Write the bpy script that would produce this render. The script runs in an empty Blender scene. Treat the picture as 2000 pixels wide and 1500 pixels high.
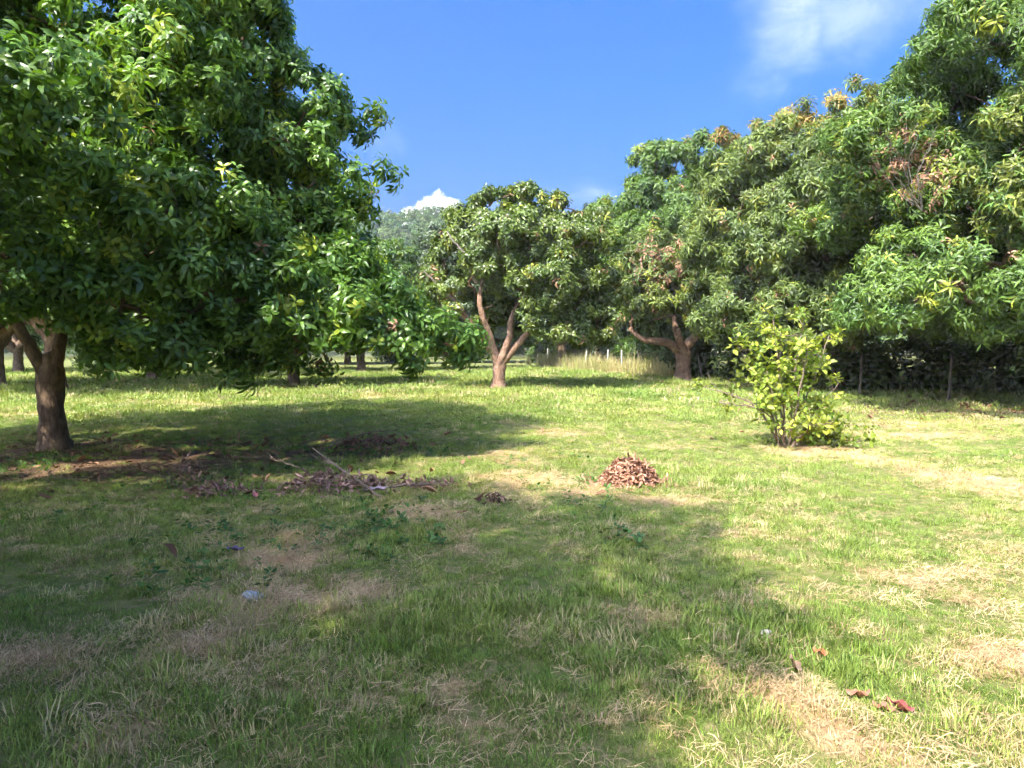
import bpy, math, random
import numpy as np
from mathutils import Vector

rad = math.radians
S = bpy.context.scene
COL = S.collection
R0 = np.random.default_rng(7)

# ------------------------------------------------------------------ camera
cam_d = bpy.data.cameras.new('camera')
cam = bpy.data.objects.new('camera', cam_d)
COL.objects.link(cam)
cam_d.sensor_width = 36.0
cam_d.lens = 24.8
cam_d.clip_start = 0.05
cam_d.clip_end = 5000
cam.location = (0, 0, 1.55)
cam.rotation_euler = (rad(90 - 3.1), 0, 0)
S.camera = cam

# ------------------------------------------------------------------ light
SUN_EL = 47.5
SH = np.array([0.59, 0.807]); SH /= np.linalg.norm(SH)      # way the shadows fall
SUN_STRENGTH = 3.1
SKY_STRENGTH = 0.15
EXPOSURE = 2.05

sd = bpy.data.lights.new('sun', 'SUN')
sd.energy = SUN_STRENGTH
sd.angle = rad(0.53)
sd.color = (1.0, 0.93, 0.80)
sun = bpy.data.objects.new('sun', sd)
COL.objects.link(sun)
ce = math.cos(rad(SUN_EL))
sun.rotation_euler = Vector((SH[0]*ce, SH[1]*ce, -math.sin(rad(SUN_EL)))).to_track_quat('-Z', 'Y').to_euler()
sun.location = (-20, -24, 30)

W = bpy.data.worlds.new('World')
S.world = W
W.use_nodes = True
nt = W.node_tree
nt.nodes.clear()


def N(tree, typ, **kw):
    n = tree.nodes.new(typ)
    for k, v in kw.items():
        setattr(n, k, v)
    return n


def mathn(tree, op, a, b=None, clamp=False):
    n = N(tree, 'ShaderNodeMath', operation=op, use_clamp=clamp)
    for i, v in enumerate((a, b)):
        if v is None:
            continue
        if isinstance(v, (int, float)):
            n.inputs[i].default_value = v
        else:
            tree.links.new(v, n.inputs[i])
    return n.outputs[0]


def vmath(tree, op, a, b=None, scale=None):
    n = N(tree, 'ShaderNodeVectorMath', operation=op)
    for i, v in enumerate((a, b)):
        if v is None:
            continue
        if isinstance(v, (tuple, list)):
            n.inputs[i].default_value = v
        else:
            tree.links.new(v, n.inputs[i])
    if scale is not None:
        n.inputs['Scale'].default_value = scale
    return n


def maprange(tree, v, a, b, c=0.0, d=1.0, smooth=True):
    n = N(tree, 'ShaderNodeMapRange', interpolation_type='SMOOTHSTEP' if smooth else 'LINEAR')
    tree.links.new(v, n.inputs[0])
    for i, x in enumerate((a, b, c, d)):
        n.inputs[i+1].default_value = x
    return n.outputs[0]


def mixc(tree, fac, a, b, blend='MIX'):
    n = N(tree, 'ShaderNodeMix', data_type='RGBA', blend_type=blend)
    for sock, v in ((n.inputs[0], fac), (n.inputs[6], a), (n.inputs[7], b)):
        if isinstance(v, (int, float)):
            sock.default_value = v
        elif isinstance(v, tuple):
            sock.default_value = v if len(v) == 4 else (*v, 1)
        else:
            tree.links.new(v, sock)
    return n.outputs[2]


def noise(tree, vec, scale, detail=4, rough=0.55, dist=0.0):
    n = N(tree, 'ShaderNodeTexNoise')
    n.inputs['Scale'].default_value = scale
    n.inputs['Detail'].default_value = detail
    n.inputs['Roughness'].default_value = rough
    n.inputs['Distortion'].default_value = dist
    if vec is not None:
        tree.links.new(vec, n.inputs['Vector'])
    return n


sky = N(nt, 'ShaderNodeTexSky', sky_type='NISHITA')
sky.sun_disc = False
sky.sun_elevation = rad(SUN_EL)
sky.sun_rotation = math.atan2(-SH[0], -SH[1])
sky.altitude = 0
sky.air_density = 0.6
sky.dust_density = 10.0
sky.ozone_density = 9.0
tc = N(nt, 'ShaderNodeTexCoord')
nrm = vmath(nt, 'NORMALIZE', tc.outputs['Generated']).outputs[0]
n1 = noise(nt, nrm, 30, 6, 0.6)
off = vmath(nt, 'SUBTRACT', n1.outputs['Color'], (0.5, 0.5, 0.5)).outputs[0]
off = vmath(nt, 'SCALE', off, scale=0.055).outputs[0]
pd = vmath(nt, 'ADD', nrm, off).outputs[0]


def blob(c, r, soft, stretch=(1, 1, 1), src=pd):
    c = np.array(c, float); c /= np.linalg.norm(c)
    dv = vmath(nt, 'SUBTRACT', src, tuple(c)).outputs[0]
    dv = vmath(nt, 'MULTIPLY', dv, stretch).outputs[0]
    ln = vmath(nt, 'LENGTH', dv).outputs['Value']
    return maprange(nt, ln, r, r*soft)


def pxdir(x, y):
    return ((x-1000)/1376, 1.0, (675-y)/1376)


cum = None
for (x, y, r) in ((845, 416, .026), (875, 420, .021), (812, 425, .016), (862, 440, .034), (765, 436, .018),
                  (1180, 432, .026), (700, 430, .02), (1330, 420, .03), (400, 420, .04)):
    b = blob(pxdir(x, y), r, 0.55)
    cum = b if cum is None else mathn(nt, 'MAXIMUM', cum, b)
n2 = noise(nt, nrm, 7, 5, 0.55, 0.3)
off2 = vmath(nt, 'SCALE', vmath(nt, 'SUBTRACT', n2.outputs['Color'], (0.5, 0.5, 0.5)).outputs[0], scale=0.16).outputs[0]
pd2 = vmath(nt, 'ADD', nrm, off2).outputs[0]
wis = None
for (x, y, r, st, k) in ((1500, 70, .10, (1.3, 1, 1.1), .2), (1640, 40, .15, (.9, 1, 2.2), .15), (1690, 10, .09, (1, 1, 1.4), .12),
                         (735, 275, .04, (1, 1, 1), .07)):
    b = mathn(nt, 'MULTIPLY', blob(pxdir(x, y), r, 0.05, st, pd2), k)
    wis = b if wis is None else mathn(nt, 'MAXIMUM', wis, b)
# thin streaks scattered over the whole dome
n3 = noise(nt, vmath(nt, 'MULTIPLY', nrm, (1.0, 1.0, 2.6)).outputs[0], 3.1, 6, 0.6, 0.5)
gen = mathn(nt, 'MULTIPLY', maprange(nt, n3.outputs['Fac'], 0.60, 0.85), 0.22)
wis = mathn(nt, 'MAXIMUM', wis, gen)
n4 = noise(nt, vmath(nt, 'MULTIPLY', nrm, (1.0, 1.0, 1.7)).outputs[0], 16, 7, .62, .8)
wis = mathn(nt, 'MULTIPLY', wis, maprange(nt, n4.outputs['Fac'], .3, .7, .6, 1.1))
bg = N(nt, 'ShaderNodeBackground'); bg.inputs['Strength'].default_value = SKY_STRENGTH
hs = N(nt, 'ShaderNodeHueSaturation'); hs.inputs['Saturation'].default_value = 1.34; hs.inputs['Value'].default_value = .88
nt.links.new(sky.outputs[0], hs.inputs['Color']); nt.links.new(hs.outputs[0], bg.inputs['Color'])
bgc = N(nt, 'ShaderNodeBackground'); bgc.inputs['Strength'].default_value = 0.8
bgc.inputs['Color'].default_value = (0.97, 0.98, 1.0, 1)
mx = N(nt, 'ShaderNodeMixShader')
fac = mathn(nt, 'MAXIMUM', mathn(nt, 'MULTIPLY', cum, 0.97), wis, True)
nt.links.new(fac, mx.inputs[0]); nt.links.new(bg.outputs[0], mx.inputs[1]); nt.links.new(bgc.outputs[0], mx.inputs[2])
wo = N(nt, 'ShaderNodeOutputWorld')
nt.links.new(mx.outputs[0], wo.inputs['Surface'])

S.view_settings.view_transform = 'Standard'
S.view_settings.look = 'None'
S.view_settings.gamma = 1.0
S.view_settings.use_curve_mapping = False
S.view_settings.exposure = EXPOSURE
S.render.engine = 'CYCLES'
cy = S.cycles
cy.max_bounces = 6; cy.diffuse_bounces = 3; cy.glossy_bounces = 2; cy.transmission_bounces = 3
cy.transparent_max_bounces = 4; cy.volume_bounces = 0
cy.use_denoising = True
cy.use_adaptive_sampling = True; cy.adaptive_threshold = .05; cy.adaptive_min_samples = 12
cy.caustics_reflective = False; cy.caustics_refractive = False


# ------------------------------------------------------------------ small numerics
def _hash(i, j, s):
    h = (i*374761393 + j*668265263 + s*974634777) & 0xffffffff
    h = ((h ^ (h >> 13))*1274126177) & 0xffffffff
    return ((h ^ (h >> 16)) & 0xffff)/65535.0


def vnoise(x, y, s=0):
    x = np.asarray(x, float); y = np.asarray(y, float)
    i = np.floor(x).astype(np.int64); j = np.floor(y).astype(np.int64)
    fx = x-i; fy = y-j
    fx = fx*fx*(3-2*fx); fy = fy*fy*(3-2*fy)
    a = _hash(i, j, s); b = _hash(i+1, j, s); c = _hash(i, j+1, s); d = _hash(i+1, j+1, s)
    return (a*(1-fx)+b*fx)*(1-fy) + (c*(1-fx)+d*fx)*fy


def fbm(x, y, s=0, o=4):
    v = 0; a = 0.5; t = 0
    x = np.asarray(x, float); y = np.asarray(y, float)
    for k in range(o):
        v = v + a*vnoise(x*2**k, y*2**k, s+k); t += a; a *= 0.5
    return v/t


def gz(x, y):
    """height of the ground"""
    x = np.asarray(x, float); y = np.asarray(y, float)
    near = np.exp(-(x**2+(y-8)**2)/60**2)
    return near*((fbm(x*0.28+5, y*0.28, 3, 3)-0.5)*0.16 + (fbm(x*1.6, y*1.6, 9, 2)-0.5)*0.035) + 0.0


# dry straw and thatch lying on the lawn: (x, y, rx, ry, turn, weight)
STRAW = [(-1.57, 4.95, .34, .30, 0, 1), (-1.25, 4.2, .55, .38, .2, .95), (-.95, 4.05, .35, .25, 0, .8), (-1.55, 3.5, .40, .22, 0, .85),
         (-1.25, 3.2, .35, .2, .3, .6), (-.86, 6.5, .40, .35, 0, .75), (-1.55, 2.7, .22, .12, 0, .8), (-2.3, 3.35, .3, .16, 0, .7),
         (-.9, 3.0, .25, .15, 0, .5), (1.22, 2.98, .16, .26, .5, 1.1), (1.33, 2.72, .15, .2, .5, 1.0), (1.5, 2.5, .15, .2, .3, .8),
         (2.45, 3.45, .22, .16, 0, 1), (1.55, 6.9, .45, .3, .2, .6), (5.25, 7.9, .5, 1.0, .25, .9), (4.9, 9.7, .35, 1.1, .35, .85),
         (4.6, 10.6, .8, .5, 0, .8), (-.38, 5.25, .18, .15, 0, .7), (.84, 3.84, .16, .2, 0, .6), (-4.2, 21.5, 2.2, .8, 0, .8),
         (.73, 12.4, .9, .5, 0, .6), (-1.6, 21, 1.6, .6, 0, .6), (3.2, 17, 2.2, .8, 0, .4), (6.8, 12.5, 2.0, .7, .1, .7),
         (8.2, 14.2, 2.6, .8, .1, .6), (-9, 19, 2.5, .7, 0, .6), (.1, 9.0, .5, .35, 0, .6), (.7, 7.3, .5, .35, 0, .5),
         (-.3, 3.1, .2, .14, 0, .5), (2.4, 4.6, .3, .18, 0, .6), (1.9, 5.6, .5, .2, 0, .4), (4.6, 4.9, .5, .25, 0, .4),
         (-3.6, 5.2, .6, .3, 0, .35), (-.1, 2.75, .22, .14, 0, .55), (1.5, 23.5, 2.2, .7, 0, .5), (7.5, 29.0, 2.0, .5, 0, .8),
         (-5.2, 6.2, 1.2, .5, 0, .25), (3.3, 13.6, 1.1, .35, .1, .45), (-12, 15.5, 2.5, .5, 0, .8), (9.5, 16.5, 3, 1.5, 0, .5)]


def straw(x, y):
    x = np.asarray(x, float); y = np.asarray(y, float)
    wx = (fbm(x*1.7, y*1.7, 40, 3)-.5)*.5; wy = (fbm(x*1.7+9, y*1.7, 44, 3)-.5)*.5
    sc = np.clip(y/9, .35, 2.0)
    v = np.zeros_like(x)
    for (cx, cy_, rx, ry, t, w) in STRAW:
        dx = x+wx*sc-cx; dy = y+wy*sc-cy_
        c, s = math.cos(t), math.sin(t)
        u = (dx*c+dy*s)/rx; q = (-dx*s+dy*c)/ry
        v = np.maximum(v, w*np.exp(-(u*u+q*q)))
    g = fbm(x*.55, y*.55, 61, 4)
    v = np.maximum(v, np.clip((g-.69)*3.5, 0, .4))
    g2 = fbm(x*2.1, y*2.1, 66, 3)
    v = v + np.clip((g2-.62)*1.8, 0, .3)
    return np.clip(v, 0, 1)


# places where fallen leaves gather: (x, y, rx, ry, weight)
LITTER = [(-6.8, 9.6, 3.6, 1.9, 1.0), (-3.6, 10.6, 2.4, 1.6, .8), (-2.4, 8.0, 1.9, .8, .5), (-6.5, 7.7, 2.6, .7, .55), (12.5, 18, 5, 3.5, .7),
          (11, 25, 4, 3, .7), (8, 31.5, 3, 2, .6), (-8, 27, 3, 2, .6), (-15, 24, 3, 2, .6), (-.5, 26, 1.6, .8, .5)]


def litter(x, y):
    x = np.asarray(x, float); y = np.asarray(y, float)
    v = np.zeros_like(x)
    for (cx, cy_, rx, ry, w) in LITTER:
        v = np.maximum(v, w*np.exp(-(((x-cx)/rx)**2+((y-cy_)/ry)**2)**1.5))
    return np.clip(v*(.45+1.1*fbm(x*1.1, y*1.1, 77, 3)), 0, 1)


# ------------------------------------------------------------------ mesh helpers
def mesh_obj(name, verts, faces, mat, parent=None, smooth=True, link=True):
    me = bpy.data.meshes.new(name)
    me.from_pydata([tuple(map(float, v)) for v in verts], [], faces)
    if mat:
        me.materials.append(mat)
    if smooth:
        me.polygons.foreach_set('use_smooth', [True]*len(me.polygons))
    me.update()
    o = bpy.data.objects.new(name, me)
    if link:
        COL.objects.link(o)
    if parent:
        o.parent = parent
    return o


def tag(o, label=None, cat=None, group=None, kind=None):
    if label: o['label'] = label
    if cat: o['category'] = cat
    if group: o['group'] = group
    if kind: o['kind'] = kind
    return o


def thing(name, loc, label, cat, group=None):
    o = bpy.data.objects.new(name, None)
    o.empty_display_size = .2
    o.location = loc
    COL.objects.link(o)
    return tag(o, label, cat, group)


def catmull(P, n):
    P = np.array(P, float)
    if len(P) == 2:
        t = np.linspace(0, 1, n)[:, None]
        return P[0]*(1-t)+P[1]*t
    Q = np.vstack([2*P[0]-P[1], P, 2*P[-1]-P[-2]])
    k = len(P)-1
    out = []
    for t in np.linspace(0, k-1e-6, n):
        i = int(t); f = t-i
        a, b, c, d = Q[i], Q[i+1], Q[i+2], Q[i+3]
        out.append(.5*((2*b)+(-a+c)*f+(2*a-5*b+4*c-d)*f*f+(-a+3*b-3*c+d)*f**3))
    return np.array(out)


class MB:
    def __init__(s):
        s.v = []; s.f = []; s.n = 0

    def add(s, v, f):
        s.v.append(np.asarray(v, float)); s.f += [tuple(int(i)+s.n for i in q) for q in f]; s.n += len(v)

    def tube(s, P, rads, sides=8, steps=None, rng=None, bump=0.0, wob=0.0, cap=True):
        m = steps or max(3, 4*(len(P)-1)+1)
        C = catmull(P, m)
        rr = np.interp(np.linspace(0, 1, m), np.linspace(0, 1, len(rads)), rads)
        if rng is not None and wob:
            C[1:-1] += rng.normal(0, wob, (m-2, 3))
        T = np.gradient(C, axis=0); T /= np.linalg.norm(T, axis=1)[:, None]+1e-9
        ref = np.array([1., 0, 0]) if abs(T[0][0]) < .8 else np.array([0, 1., 0])
        u = np.cross(T[0], ref); u /= np.linalg.norm(u)
        V = []
        ang = np.linspace(0, 2*np.pi, sides, endpoint=False)
        ph = rng.uniform(0, 6.28) if rng is not None else 0
        for i in range(m):
            u = u-T[i]*np.dot(u, T[i]); u /= np.linalg.norm(u)+1e-9
            w = np.cross(T[i], u)
            r = np.full(sides, rr[i])
            if rng is not None and bump:
                r = r*(1+bump*(.5*np.sin(3*ang+ph+i*.35)+.35*np.sin(2*ang-ph+i*.7)+rng.normal(0, .35, sides)))
            V.append(C[i]+np.outer(np.cos(ang)*r, u)+np.outer(np.sin(ang)*r, w))
        V = np.vstack(V)
        F = []
        for i in range(m-1):
            for k in range(sides):
                a = i*sides+k; b = i*sides+(k+1) % sides
                F.append((a, b, b+sides, a+sides))
        if cap:
            V = np.vstack([V, C[-1]+T[-1]*rr[-1]*.4])
            e = len(V)-1
            for k in range(sides):
                F.append(((m-1)*sides+k, (m-1)*sides+(k+1) % sides, e))
        s.add(V, F)
        return s

    def build(s, name, mat, parent=None, smooth=True, link=True):
        return mesh_obj(name, np.vstack(s.v), s.f, mat, parent, smooth, link)


def leaf_geo(L, Wd, fold=.25, droop=.3, curl=0.0):
    """a blade along +X, folded on its midrib and arching down; 8 triangles"""
    V = [(0, 0, 0)]
    for t, w in ((.3, .82), (.68, .92)):
        x = L*t*(1-.12*droop*t); z = -droop*L*t*t*.6
        V += [(x, -Wd/2*w, z+fold*Wd*.5*w), (x, 0, z), (x, Wd/2*w, z+fold*Wd*.5*w)]
    V.append((L*(1-.15*droop), curl*L*.2, -droop*L*.75))
    F = [(0, 1, 2), (0, 2, 3), (1, 4, 5, 2), (2, 5, 6, 3), (4, 7, 5), (5, 7, 6)]
    return np.array(V), F


def rot_to(axis, spin):
    """matrices whose +Z is axis, turned by spin"""
    a = axis/np.linalg.norm(axis, axis=1)[:, None]
    ref = np.where(np.abs(a[:, 2:3]) > .95, np.array([[1., 0, 0]]), np.array([[0, 0, 1.]]))
    x = np.cross(ref, a); x /= np.linalg.norm(x, axis=1)[:, None]
    y = np.cross(a, x)
    c = np.cos(spin)[:, None]; s = np.sin(spin)[:, None]
    return np.stack([x*c+y*s, -x*s+y*c, a], axis=2)


def euler(M):
    sy = np.clip(-M[:, 2, 0], -1, 1)
    return np.stack([np.arctan2(M[:, 2, 1], M[:, 2, 2]), np.arcsin(sy), np.arctan2(M[:, 1, 0], M[:, 0, 0])], axis=1)


def proto(name, parts, mat, rng):
    """parts: list of (verts, faces, shade); not linked to the scene, only lent to scatter()"""
    mb = MB(); sh = []
    for v, f, s_ in parts:
        mb.add(v, f); sh += [s_]*len(v)
    o = mb.build(name, mat, None, True, False)
    at = o.data.attributes.new('shade', 'FLOAT', 'POINT')
    at.data.foreach_set('value', np.array(sh, np.float32))
    return o


_groups = {}


def scatter_group(protos):
    key = tuple(p.name for p in protos)
    if key in _groups:
        return _groups[key]
    g = bpy.data.node_groups.new('scatter', 'GeometryNodeTree')
    g.interface.new_socket('Geometry', in_out='INPUT', socket_type='NodeSocketGeometry')
    g.interface.new_socket('Geometry', in_out='OUTPUT', socket_type='NodeSocketGeometry')
    gi = g.nodes.new('NodeGroupInput'); go = g.nodes.new('NodeGroupOutput')
    iop = g.nodes.new('GeometryNodeInstanceOnPoints')
    jn = g.nodes.new('GeometryNodeJoinGeometry')
    for p in protos:
        oi = g.nodes.new('GeometryNodeObjectInfo'); oi.inputs['Object'].default_value = p
        gti = g.nodes.new('GeometryNodeGeometryToInstance')
        g.links.new(oi.outputs['Geometry'], gti.inputs[0])
        g.links.new(gti.outputs[0], jn.inputs[0])

    def na(n, t):
        a = g.nodes.new('GeometryNodeInputNamedAttribute'); a.data_type = t
        a.inputs['Name'].default_value = n
        return [o for o in a.outputs if o.enabled and o.name == 'Attribute'][0]
    er = g.nodes.new('FunctionNodeEulerToRotation')
    g.links.new(na('rot', 'FLOAT_VECTOR'), er.inputs[0])
    g.links.new(gi.outputs[0], iop.inputs['Points'])
    g.links.new(jn.outputs[0], iop.inputs['Instance'])
    iop.inputs['Pick Instance'].default_value = True
    g.links.new(na('vid', 'INT'), iop.inputs['Instance Index'])
    g.links.new(er.outputs[0], iop.inputs['Rotation'])
    g.links.new(na('scl', 'FLOAT'), iop.inputs['Scale'])
    g.links.new(iop.outputs[0], go.inputs[0])
    _groups[key] = g
    return g


def scatter(name, pts, rot, scl, col, protos, parent=None, rng=R0, kind='stuff'):
    n = len(pts)
    me = bpy.data.meshes.new(name)
    me.vertices.add(n)
    me.vertices.foreach_set('co', np.asarray(pts, np.float32).ravel())
    me.attributes.new('rot', 'FLOAT_VECTOR', 'POINT').data.foreach_set('vector', np.asarray(rot, np.float32).ravel())
    me.attributes.new('scl', 'FLOAT', 'POINT').data.foreach_set('value', np.asarray(scl, np.float32))
    me.attributes.new('vid', 'INT', 'POINT').data.foreach_set('value', rng.integers(0, len(protos), n).astype(np.int32))
    c4 = np.ones((n, 4), np.float32); c4[:, :3] = col
    me.attributes.new('col', 'FLOAT_COLOR', 'POINT').data.foreach_set('color', c4.ravel())
    me.materials.append(protos[0].data.materials[0])
    o = bpy.data.objects.new(name, me)
    COL.objects.link(o)
    if parent:
        o.parent = parent
    m = o.modifiers.new('scatter', 'NODES')
    m.node_group = scatter_group(protos)
    o['kind'] = kind
    return o


# ------------------------------------------------------------------ materials
def new_mat(name):
    m = bpy.data.materials.new(name)
    m.use_nodes = True
    t = m.node_tree
    t.nodes.clear()
    out = N(t, 'ShaderNodeOutputMaterial')
    return m, t, out


def leaf_mat(name, rough=.42, transl=.28, spec=.5, warm=(1.15, 1.25, .45)):
    m, t, out = new_mat(name)
    a = N(t, 'ShaderNodeAttribute', attribute_type='INSTANCER', attribute_name='col')
    s = N(t, 'ShaderNodeAttribute', attribute_type='GEOMETRY', attribute_name='shade')
    col = vmath(t, 'SCALE', a.outputs['Color'])
    t.links.new(s.outputs['Fac'], col.inputs['Scale'])
    p = N(t, 'ShaderNodeBsdfPrincipled')
    t.links.new(col.outputs[0], p.inputs['Base Color'])
    p.inputs['Roughness'].default_value = rough
    p.inputs['Specular IOR Level'].default_value = spec
    tr = N(t, 'ShaderNodeBsdfTranslucent')
    tcol = vmath(t, 'MULTIPLY', col.outputs[0], warm).outputs[0]
    t.links.new(tcol, tr.inputs['Color'])
    mx = N(t, 'ShaderNodeMixShader'); mx.inputs[0].default_value = transl
    t.links.new(p.outputs[0], mx.inputs[1]); t.links.new(tr.outputs[0], mx.inputs[2])
    t.links.new(mx.outputs[0], out.inputs['Surface'])
    return m


M_LEAF = leaf_mat('broad_leaf', .36, .36, .5)
M_SLIM = leaf_mat('slender_leaf', .46, .30, .38)
M_SHRUB = leaf_mat('shrub_leaf', .5, .38, .35, (1.2, 1.25, .5))
M_GRASS = leaf_mat('grass_blade', .55, .30, .3, (1.15, 1.2, .5))
M_DRY = leaf_mat('dry_leaf', .75, .12, .2, (1.2, .9, .6))
M_FAR = leaf_mat('far_foliage', .7, .15, .2)


def bark_mat(name, c1, c2, c3, scale=6):
    m, t, out = new_mat(name)
    tcn = N(t, 'ShaderNodeTexCoord')
    st = vmath(t, 'MULTIPLY', tcn.outputs['Object'], (1, 1, .35)).outputs[0]
    na = noise(t, st, scale*2.5, 8, .7, .4)
    nb = noise(t, tcn.outputs['Object'], scale*.45, 4, .6)
    nc = noise(t, st, scale*9, 4, .7)
    c = mixc(t, maprange(t, na.outputs['Fac'], .35, .65), c1, c2)
    c = mixc(t, maprange(t, nb.outputs['Fac'], .48, .68), c, c3)
    p = N(t, 'ShaderNodeBsdfPrincipled')
    t.links.new(c, p.inputs['Base Color'])
    p.inputs['Roughness'].default_value = .9
    p.inputs['Specular IOR Level'].default_value = .2
    b = N(t, 'ShaderNodeBump'); b.inputs['Strength'].default_value = .9; b.inputs['Distance'].default_value = .03
    h = mathn(t, 'ADD', na.outputs['Fac'], mathn(t, 'MULTIPLY', nc.outputs['Fac'], .5))
    t.links.new(h, b.inputs['Height'])
    t.links.new(b.outputs[0], p.inputs['Normal'])
    t.links.new(p.outputs[0], out.inputs['Surface'])
    return m


M_BARK = bark_mat('bark_brown', (.08, .055, .038), (.18, .125, .085), (.24, .165, .105))
M_BARK_PALE = bark_mat('bark_pale', (.13, .078, .052), (.30, .185, .125), (.38, .25, .175))
M_TWIG = bark_mat('twig', (.16, .11, .08), (.30, .22, .16), (.36, .28, .21), 20)
M_DEAD = bark_mat('dead_wood', (.20, .16, .13), (.36, .31, .27), (.30, .25, .21), 12)
M_POST_W = bark_mat('post_concrete', (.42, .41, .38), (.52, .50, .46), (.33, .33, .29), 8)
M_POST_B = bark_mat('post_timber', (.10, .08, .06), (.19, .16, .12), (.15, .14, .10), 8)


def ground_mat():
    m, t, out = new_mat('lawn_soil')
    g = N(t, 'ShaderNodeNewGeometry')
    pos = g.outputs['Position']
    sa = N(t, 'ShaderNodeAttribute', attribute_type='GEOMETRY', attribute_name='straw')
    la = N(t, 'ShaderNodeAttribute', attribute_type='GEOMETRY', attribute_name='litter')
    na = noise(t, pos, 1.3, 8, .65)
    nb = noise(t, pos, 14, 6, .7)
    nc = noise(t, vmath(t, 'MULTIPLY', pos, (1, .5, 1)).outputs[0], 55, 4, .7)
    green = mixc(t, maprange(t, na.outputs['Fac'], .35, .7), (.085, .13, .025), (.17, .185, .05))
    green = mixc(t, maprange(t, nb.outputs['Fac'], .42, .66), green, (.22, .185, .085))
    st = mixc(t, maprange(t, nc.outputs['Fac'], .3, .7), (.27, .175, .085), (.52, .375, .20))
    lit = mixc(t, maprange(t, nc.outputs['Fac'], .35, .65), (.07, .045, .028), (.19, .115, .07))
    sf = maprange(t, mathn(t, 'ADD', sa.outputs['Fac'], mathn(t, 'MULTIPLY', mathn(t, 'SUBTRACT', nb.outputs['Fac'], .5), .7)), .25, .7)
    c = mixc(t, sf, green, st)
    lf = maprange(t, mathn(t, 'ADD', la.outputs['Fac'], mathn(t, 'MULTIPLY', mathn(t, 'SUBTRACT', nb.outputs['Fac'], .5), .7)), .2, .7)
    c = mixc(t, lf, c, lit)
    c = mixc(t, .35, c, mixc(t, nc.outputs['Fac'], (.05, .05, .05), (1, 1, 1)), 'OVERLAY')
    p = N(t, 'ShaderNodeBsdfPrincipled')
    t.links.new(c, p.inputs['Base Color'])
    p.inputs['Roughness'].default_value = .95
    p.inputs['Specular IOR Level'].default_value = .1
    b = N(t, 'ShaderNodeBump'); b.inputs['Strength'].default_value = .8; b.inputs['Distance'].default_value = .04
    t.links.new(mathn(t, 'ADD', nb.outputs['Fac'], mathn(t, 'MULTIPLY', nc.outputs['Fac'], .6)), b.inputs['Height'])
    t.links.new(b.outputs[0], p.inputs['Normal'])
    t.links.new(p.outputs[0], out.inputs['Surface'])
    return m


def plain_mat(name, c1, c2, scale=20, rough=.8):
    m, t, out = new_mat(name)
    tcn = N(t, 'ShaderNodeTexCoord')
    na = noise(t, tcn.outputs['Object'], scale, 6, .6)
    c = mixc(t, maprange(t, na.outputs['Fac'], .35, .65), c1, c2)
    p = N(t, 'ShaderNodeBsdfPrincipled')
    t.links.new(c, p.inputs['Base Color'])
    p.inputs['Roughness'].default_value = rough
    b = N(t, 'ShaderNodeBump'); b.inputs['Strength'].default_value = .5; b.inputs['Distance'].default_value = .01
    t.links.new(na.outputs['Fac'], b.inputs['Height']); t.links.new(b.outputs[0], p.inputs['Normal'])
    t.links.new(p.outputs[0], out.inputs['Surface'])
    return m


# ------------------------------------------------------------------ ground, hill
def axis(fine_a, fine_b, step, far_a, far_b):
    f = np.arange(fine_a, fine_b+1e-6, step)
    lo = fine_a-np.geomspace(step, fine_a-far_a, 30)[::-1]
    hi = fine_b+np.geomspace(step, far_b-fine_b, 30)
    return np.concatenate([lo, f, hi])


def build_ground():
    xs = axis(-12, 14, .14, -900, 900); ys = axis(-1, 24, .14, -400, 1500)
    X, Y = np.meshgrid(xs, ys)
    Z = gz(X, Y)
    nx, ny = len(xs), len(ys)
    V = np.stack([X.ravel(), Y.ravel(), Z.ravel()], 1)
    idx = np.arange(nx*ny).reshape(ny, nx)
    F = np.stack([idx[:-1, :-1], idx[:-1, 1:], idx[1:, 1:], idx[1:, :-1]], -1).reshape(-1, 4)
    o = mesh_obj('ground', V, F.tolist(), ground_mat())
    o.data.attributes.new('straw', 'FLOAT', 'POINT').data.foreach_set('value', straw(X.ravel(), Y.ravel()).astype(np.float32))
    o.data.attributes.new('litter', 'FLOAT', 'POINT').data.foreach_set('value', litter(X.ravel(), Y.ravel()).astype(np.float32))
    tag(o, 'mown lawn ground with dry straw patches between the trees', 'ground', kind='structure')


build_ground()


def hill_h(x, y):
    r = np.clip((y-95)/95, 0, 1); r = r*r*(3-2*r)
    crest = 31*np.exp(-((x+24)/58)**2) + 15*np.exp(-((x-75)/60)**2) + 13*np.exp(-((x+150)/70)**2)
    return r*(crest + 6*(fbm(x*.03, y*.03, 21, 3)-.5)) - .5


def build_hill():
    xs = np.linspace(-260, 260, 105); ys = np.concatenate([np.linspace(94, 200, 40), np.linspace(210, 420, 14)])
    X, Y = np.meshgrid(xs, ys)
    fall = 1-np.clip((Y-230)/190, 0, 1)**1.5
    Z = hill_h(X, Y)*fall
    idx = np.arange(X.size).reshape(X.shape)
    F = np.stack([idx[:-1, :-1], idx[:-1, 1:], idx[1:, 1:], idx[1:, :-1]], -1).reshape(-1, 4)
    m = plain_mat('hill_soil', (.05, .07, .025), (.09, .09, .04), .4, .95)
    o = mesh_obj('hill', np.stack([X.ravel(), Y.ravel(), Z.ravel()], 1), F.tolist(), m)
    tag(o, 'wooded hillside rising behind the orchard', 'hill', kind='structure')


build_hill()


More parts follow.
